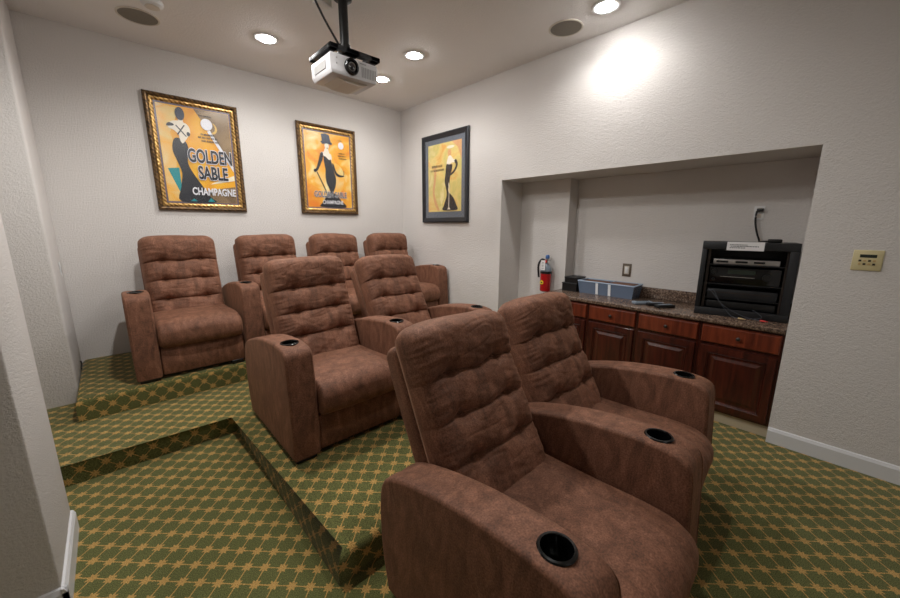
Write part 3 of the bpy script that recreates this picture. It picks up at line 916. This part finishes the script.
def frame_mesh(t, name, w, h, zc, prof, mat):
    """prof: (inset from outer edge, depth from wall)"""
    bm = bmesh.new(); rings = []
    for d, y in prof:
        rings.append([bm.verts.new((sx*(w/2-d), -y, zc+sz*(h/2-d))) for sx, sz in ((-1, -1), (1, -1), (1, 1), (-1, 1))])
    n = len(rings)
    for k in range(n):
        A, B = rings[k], rings[(k+1) % n]
        for i in range(4): bm.faces.new((A[i], A[(i+1) % 4], B[(i+1) % 4], B[i]))
    return finish(name, bm, M[mat], t)

GP = [(0, 0), (0, .024), (.008, .038), (.020, .042), (.032, .038), (.038, .028), (.042, .026), (.042, 0)]
GL = [(.042, 0), (.042, .026), (.048, .031), (.060, .032), (.074, .024), (.078, .020), (.078, 0)]
def poster(label, x0, x1, z0, z1, loc, rz, group):
    w, h = x1-x0, z1-z0
    t = thing('framed_poster', label, 'poster', loc, rz, group)
    return t, w, h

Zp = 2.398
# 1: large left
t, w, h = poster('gold framed poster, woman seen from behind in black gown beside large lettering', .437, 1.281, 1.815, 2.983, (.859, YB-.002, Zp), 0, 'framed posters')
frame_mesh(t, 'frame', w, h, 0, GP, 'gold')
frame_mesh(t, 'gilt_lip', w, h, 0, GL, 'gilt')
frame_mesh(t, 'liner', w-.152, h-.152, 0, [(0, .002), (0, .016), (.022, .014), (.022, .002)], 'liner')
pw, ph = w-.152-.044, h-.152-.044
boxo('print', M['amber'], t, -pw/2-.003, pw/2+.003, -.0145, -.003, -ph/2-.003, ph/2+.003)
A = Art(t, pw, ph, 0)
A.shape('pale_wash', [(0, 0), (.20, 0), (.22, .12), (.16, .34), (.20, .55), (.14, .72), (.30, .98), (0, 1)], 'sand')
A.shape('taupe_corner', [(.50, 1), (1, 1), (1, .42)], 'taupe')
A.shape('taupe_ground', [(.20, 0), (1, 0), (1, .19), (.55, .13)], 'taupe')
A.shape('light_ray', [(.66, .78), (.70, .80), (1.0, .42), (1.0, .36)], 'cola')
A.shape('light_ray', [(.62, .20), (1, .26), (1, .32), (.66, .22)], 'cream')
A.shape('teal_panel', [(.045, .345), (.20, .36), (.20, .06), (.16, .12)], 'teal')
A.shape('gown', [(.15, .60), (.19, .665), (.26, .67), (.34, .635), (.36, .55), (.33, .44), (.36, .35), (.47, .21), (.60, .06), (.66, 0), (.17, 0), (.19, .15), (.23, .30), (.19, .42), (.145, .52)], 'navy', 4)
A.shape('teal_hem', [(.30, .005), (.35, .035), (.40, .005)], 'teal')
A.shape('teal_hem', [(.55, .005), (.60, .05), (.66, .005)], 'teal')
A.shape('back_and_arms', [(.12, .775), (.16, .83), (.24, .85), (.30, .845), (.37, .83), (.41, .79), (.41, .73), (.37, .69), (.34, .66), (.29, .62), (.26, .66), (.25, .71), (.19, .75)], 'flesh', 4)
A.shape('glove', [(.10, .79), (.13, .82), (.19, .815), (.20, .795), (.13, .785)], 'navy', 2)
A.disc('glove', .385, .725, .025, .022, 'navy')
A.shape('strap', [(.22, .80), (.235, .805), (.36, .70), (.345, .695)], 'navy')
A.shape('strap', [(.335, .815), (.35, .81), (.245, .705), (.23, .71)], 'navy')
A.shape('neck', [(.265, .84), (.335, .84), (.325, .90), (.275, .90)], 'flesh')
A.disc('hair', .30, .925, .062, .068, 'hat')
A.disc('emblem', .66, .855, .085, .062, 'cola')
A.shape('crescent', [(.745, .88), (.79, .86), (.81, .81), (.77, .765), (.72, .765), (.77, .80), (.775, .845)], 'crescent', 3)
A.dashes(.56, .76, .935, .012, 'ink'); A.dashes(.56, .76, .735, .018, 'ink'); A.dashes(.52, .80, .70, .018, 'ink'); A.dashes(.56, .82, .665, .018, 'ink')
A.text('GOLDEN', .34, .985, .43, .58, 'navy', 'cola', .03)
A.text('SABLE', .46, .90, .25, .40, 'navy', 'cola', .03)
A.text('CHAMPAGNE', .34, .995, .075, .16, 'cola', None, .03)
boxo('glass_pane', M['glass'], t, -pw/2-.02, pw/2+.02, -.0295, -.0280, -ph/2-.02, ph/2+.02)

# 2: middle
t, w, h = poster('gold framed poster, woman in top hat holding a cane', 1.948, 2.778, 1.814, 2.975, (2.363, YB-.002, 2.394), 0, 'framed posters')
frame_mesh(t, 'frame', w, h, 0, GP, 'gold')
frame_mesh(t, 'gilt_lip', w, h, 0, GL, 'gilt')
frame_mesh(t, 'liner', w-.152, h-.152, 0, [(0, .002), (0, .016), (.022, .014), (.022, .002)], 'liner')
boxo('print', M['orange'], t, -pw/2-.003, pw/2+.003, -.0145, -.003, -ph/2-.003, ph/2+.003)
A = Art(t, w-.196, h-.196, 0)
A.shape('pale_wash', [(.50, .30), (.60, .55), (.64, .62), (.80, .55), (.86, .40), (.72, .20), (.55, .22)], 'sand', 4)
A.shape('train', [(.36, .105), (.45, .19), (.62, .19), (.74, .10), (.86, 0), (.28, 0), (.30, .05)], 'navy', 3)
A.shape('gown', [(.39, .71), (.44, .69), (.50, .66), (.545, .67), (.57, .60), (.62, .48), (.65, .40), (.63, .30), (.58, .22), (.56, .15), (.50, .15), (.50, .22), (.43, .33), (.41, .42), (.42, .52), (.40, .60)], 'navy', 4)
A.shape('shoulders', [(.33, .745), (.40, .755), (.43, .80), (.50, .80), (.52, .745), (.565, .72), (.575, .66), (.55, .66), (.50, .655), (.45, .69), (.40, .70), (.36, .72)], 'flesh', 3)
A.disc('face', .475, .838, .050, .042, 'flesh'); A.shape('neck', [(.445, .76), (.505, .76), (.495, .82), (.455, .82)], 'flesh')
A.disc('lips', .485, .808, .014, .006, 'ink', 10)
A.shape('glove', [(.33, .735), (.38, .735), (.37, .66), (.30, .56), (.25, .50), (.20, .47), (.17, .485), (.22, .53), (.27, .62)], 'navy', 3)
A.shape('glove', [(.575, .60), (.61, .60), (.66, .50), (.74, .46), (.82, .455), (.83, .44), (.72, .43), (.63, .47)], 'navy', 3)
A.disc('hand', .185, .49, .03, .022, 'navy'); A.shape('holder', [(.83, .44), (.84, .44), (.85, .52), (.84, .52)], 'ink')
A.shape('cane', [(.215, .47), (.235, .475), (.43, .20), (.41, .195)], 'navy')
A.shape('top_hat', [(.34, .885), (.375, .90), (.36, .985), (.45, 1.0), (.535, .985), (.565, .895), (.60, .88), (.585, .855), (.48, .87), (.38, .855)], 'hat')
A.disc('emblem', .80, .865, .065, .048, 'cola')
A.dashes(.74, .84, .925, .010, 'ink'); A.dashes(.74, .88, .75, .014, 'ink'); A.dashes(.72, .92, .715, .014, 'ink'); A.dashes(.74, .92, .68, .014, 'ink')
A.text('GOLDEN SABLE', .135, .88, .135, .215, 'ink', 'cola', .01)
A.text('CHAMPAGNE', .31, .79, .04, .095, 'cola', None, .02)
boxo('glass_pane', M['glass'], t, -pw/2-.02, pw/2+.02, -.0295, -.0280, -ph/2-.02, ph/2+.02)

# 3: right wall
t, w, h = poster('black framed poster with grey mat on the right wall, slim woman in black', 0, .96, 1.706, 2.923, (XR-.002, 3.977, 2.315), -PI/2, 'framed posters')
frame_mesh(t, 'frame', w, h, 0, [(0, 0), (0, .030), (.014, .036), (.038, .030), (.062, .024), (.070, .018), (.070, 0)], 'pblack')
boxo('mat', M['mat'], t, -w/2+.069, w/2-.069, -.013, -.003, -h/2+.069, h/2-.069)
pw, ph = w-.14-.13, h-.14-.15
boxo('print', M['lemon'], t, -pw/2, pw/2, -.0155, -.012, -ph/2+.008, ph/2+.008)
A = Art(t, pw, ph, .008, -.0158)
A.shape('brush_stroke', [(.20, .70), (.26, .62), (.24, .45), (.20, .28), (.30, .10), (.36, .02), (.30, .02), (.20, .12), (.14, .30), (.18, .50)], 'rose', 4)
A.shape('corner_wash', [(.72, 1), (1, 1), (1, .72), (.90, .90)], 'rose')
A.disc('hat', .69, .925, .11, .022, 'cream')
A.disc('head', .66, .845, .055, .05, 'rose')
A.shape('neck_and_shoulders', [(.58, .70), (.60, .75), (.64, .80), (.70, .80), (.76, .755), (.84, .72), (.83, .70), (.72, .70), (.65, .67)], 'flesh', 3)
A.shape('gown', [(.57, .68), (.65, .68), (.745, .67), (.72, .58), (.68, .50), (.66, .40), (.62, .34), (.64, .28), (.68, .26), (.78, .20), (.86, .10), (.885, .02), (.47, .02), (.50, .10), (.58, .24), (.56, .34), (.52, .44), (.54, .54)], 'navy', 4)
A.shape('glove', [(.80, .72), (.86, .735), (.90, .66), (.82, .57), (.70, .52), (.70, .545), (.80, .60), (.845, .66)], 'navy', 3)
A.shape('glove', [(.56, .62), (.58, .62), (.57, .50), (.64, .38), (.62, .34), (.54, .46)], 'navy', 3)
A.shape('leg', [(.635, .42), (.655, .42), (.66, .30), (.655, .06), (.70, .03), (.60, .03), (.635, .06), (.645, .25)], 'flesh')
A.dashes(.12, .45, .662, .034, 'sepia'); A.dashes(.08, .50, .605, .030, 'sepia')
boxo('glass_pane', M['glass'], t, -w/2+.066, w/2-.066, -.0215, -.0200, -h/2+.066, h/2-.066)

# ------------------------------------------------------------------ ceiling fittings
def speaker(label, x, y):
    t = thing('ceiling_speaker', label, 'speaker', (x, y, ZC), 0, 'round speakers in the ceiling')
    bm = bmesh.new(); lathe(bm, [(.150, -.0005), (.150, -.005), (.146, -.007), (.136, -.007), (.134, -.0005)], 48); finish('rim', bm, M['offw'], t, True)
    bm = bmesh.new(); lathe(bm, [(0, -.005), (.1345, -.004), (.1345, -.001), (0, -.001)], 48); finish('grille', bm, M['grey'], t, True)
speaker('round grey ceiling speaker at left, above the large left poster', .44, 4.40)
speaker('round grey ceiling speaker at right, near the bright lamp by right wall', 3.268, 1.989)
t = thing('smoke_detector', 'white smoke detector on the ceiling at the top left', 'smoke detector', (.505, 4.05, ZC))
bm = bmesh.new(); lathe(bm, [(.075, -.0005), (.078, -.012), (.070, -.030), (.045, -.042), (.0, -.044)], 36); finish('body', bm, M['white'], t, True)
bm = bmesh.new(); lathe(bm, [(.048, -.041), (.050, -.046), (.040, -.050), (0, -.051)], 36); finish('cap', bm, M['offw'], t, True)

LIGHTS = []
def downlight(label, x, y, watts):
    t = thing('recessed_downlight', label, 'ceiling light', (x, y, ZC), 0, 'recessed ceiling downlights')
    bm = bmesh.new(); lathe(bm, [(.112, -.0005), (.112, -.006), (.106, -.010), (.080, -.009), (.066, -.003), (.066, -.0005)], 48); finish('trim_ring', bm, M['white'], t, True)
    bm = bmesh.new(); lathe(bm, [(0, -.030), (.03, -.027), (.052, -.018), (.0655, -.004), (.0655, -.001), (0, -.001)], 48); finish('lens', bm, M['lamp'], t, True)
    ld = bpy.data.lights.new('lamp', 'SPOT'); ld.energy = watts; ld.spot_size = math.radians(168); ld.spot_blend = .6; ld.shadow_soft_size = .07
    ld.color = (1, .99, .965)
    lo = bpy.data.objects.new('lamp', ld); C.objects.link(lo); lo.parent = t; lo.location = (0, 0, -.085)
downlight('lit recessed downlight over the large left poster', 1.356, 4.042, 22)
downlight('lit recessed downlight just behind the white projector', 2.699, 4.124, 12)
downlight('lit recessed downlight right of the projector, towards the room corner', 2.596, 3.351, 14)
downlight('lit recessed downlight close to right wall, throwing a bright scallop', 3.201, 1.594, 11)
downlight('added unseen fill downlight in the ceiling high above the front row of recliners', 1.5, 1.15, 20)  # fill lamp added out of view to brighten the front seats
downlight('added unseen fill downlight in the ceiling at the front end of the room', 1.0, -2.5, 8)  # invented lamp behind the camera, extra light from the front
downlight('added unseen fill downlight in the ceiling high above the carpeted step at left', .55, 2.75, 70)  # added above the frame to lift the left of the back wall

# projector
t = thing('projector_mount', 'black ceiling mount with pole and flat plate holding the projector', 'mount', (1.60, 2.97, ZC))
bm = bmesh.new(); lathe(bm, [(0, -.001), (.07, -.001), (.07, -.010), (.06, -.016), (.036, -.020), (0, -.018)], 32); finish('ceiling_plate', bm, M['blackm'], t, True)
bm = bmesh.new(); cyl(bm, (0, 0, -.012), (0, 0, -.36), .036); finish('pole', bm, M['black'], t, True)
bm = bmesh.new(); cyl(bm, (0, 0, -.33), (0, 0, -.40), .046); box(bm, -.05, .06, -.045, .045, -.395, -.36, bev=.008); finish('swivel', bm, M['black'], t, True)
bm = bmesh.new()
for a in ((-.19, .245, -.13, -.07), (-.19, .245, .20, .26), (-.19, -.12, -.13, .26), (.16, .245, -.13, .26), (-.06, .06, -.13, .26)):
    box(bm, *a, -.428, -.395, bev=.004)
finish('plate', bm, M['blackm'], t, True)
bm = bmesh.new()
for x, y in ((-.15, 0), (.15, 0), (-.15, .12), (.15, .12)): box(bm, x-.012, x+.012, y-.05, y+.02, -.4765, -.427)
finish('brackets', bm, M['blackm'], t)
t = thing('projector', 'white projector hanging under the black ceiling mount', 'projector', (1.585, 2.965, 2.785))
bm = bmesh.new()
w, d = .208, .165
sec = [(-w+.02, .0), (-w+.004, .03), (-w, .12), (-w+.012, .143), (w-.012, .143), (w, .12), (w-.004, .03), (w-.02, .0)]
prism(bm, sec, -d, d)
bmesh.ops.bevel(bm, geom=[e for e in bm.edges], offset=.008, segments=2, profile=.5, affect='EDGES')
body = finish('body', bm, M['pjw'], t, True, 45)
bm = bmesh.new(); prism(bm, [(-.12, -.003), (-.05, -.022), (.09, -.022), (.14, -.003), (.14, .004), (-.12, .004)], -.11, .13); finish('base_hump', bm, M['offw'], t)
RX = Matrix.Rotation(PI/2, 4, 'X')
bm = bmesh.new(); lathe(bm, [(.058, -.002), (.060, .012), (.054, .022), (.046, .020), (.040, .006), (.040, -.002)], 40, Matrix.Translation((-.03, -d-.001, .075)) @ RX); finish('lens_ring', bm, M['blackg'], t, True)
bm = bmesh.new(); lathe(bm, [(0, .016), (.020, .013), (.039, .004), (.039, .0), (0, 0)], 32, Matrix.Translation((-.03, -d-.002, .075)) @ RX); finish('lens', bm, M['lens'], t, True)
bm = bmesh.new(); lathe(bm, [(.026, .011), (.030, .014), (.033, .010)], 32, Matrix.Translation((-.03, -d-.002, .075)) @ RX); finish('lens_highlight_ring', bm, M['silver'], t, True)
bm = bmesh.new()
for k in range(9): box(bm, .06+k*.015, .068+k*.015, -d-.002, -d+.002, .025, .10)
finish('front_vent', bm, M['pjg'], t)
boxo('label_plate', M['pjg'], t, .045, .10, -d-.0015, -d+.002, .118, .126)
boxo('side_vent', M['pjg'], t, -w-.0025, -w+.004, -.10, .10, .042, .098)
bm = bmesh.new()
for x, z in ((-.15, .11), (-.15, .072)): cyl(bm, (x, -d-.003, z), (x, -d+.001, z), .006, n=12)
finish('sensor', bm, M['pjg'], t)
t = thing('ceiling_outlet_box', 'white outlet box on the ceiling beside the projector pole', 'outlet box', (1.475, 3.06, ZC), .35)
boxo('box', M['offw'], t, -.06, .06, -.04, .04, -.055, -.0005, bev=.006)
boxo('cover', M['white'], t, -.066, .066, -.046, .046, -.062, -.054, bev=.003)
t = thing('projector_cable', 'thin black cable dropping from the ceiling to the projector pole', 'cable', (1.36, 3.01, ZC))
tubeo('cord', M['black'], t, [(0, 0, -.001), (.03, -.01, -.08), (.09, -.03, -.20), (.145, -.045, -.29), (.185, -.055, -.352)], .009)

# ------------------------------------------------------------------ camera
cam = bpy.data.cameras.new('camera'); cam.sensor_width = 36; cam.lens = 362.83*36/900; cam.clip_start = .05
co = bpy.data.objects.new('camera', cam); C.objects.link(co)
yw, pt, rl = math.radians(42.9906), math.radians(11.3782), math.radians(.2184)
fw = Vector((math.sin(yw)*math.cos(pt), math.cos(yw)*math.cos(pt), -math.sin(pt)))
rt = Vector((math.cos(yw), -math.sin(yw), 0)); up = rt.cross(fw)
r2 = rt*math.cos(rl)+up*math.sin(rl); u2 = up*math.cos(rl)-rt*math.sin(rl)
m = Matrix(((r2.x, u2.x, -fw.x), (r2.y, u2.y, -fw.y), (r2.z, u2.z, -fw.z))).to_4x4()
m.translation = Vector((0, 0, 1.6567)); co.matrix_world = m
sc.camera = co

w = bpy.data.worlds.new('World'); sc.world = w; w.use_nodes = True
w.node_tree.nodes['Background'].inputs[0].default_value = (.05, .05, .05, 1)
sc.view_settings.view_transform = 'Standard'; sc.view_settings.look = 'None'
sc.view_settings.exposure = .75; sc.view_settings.gamma = 1
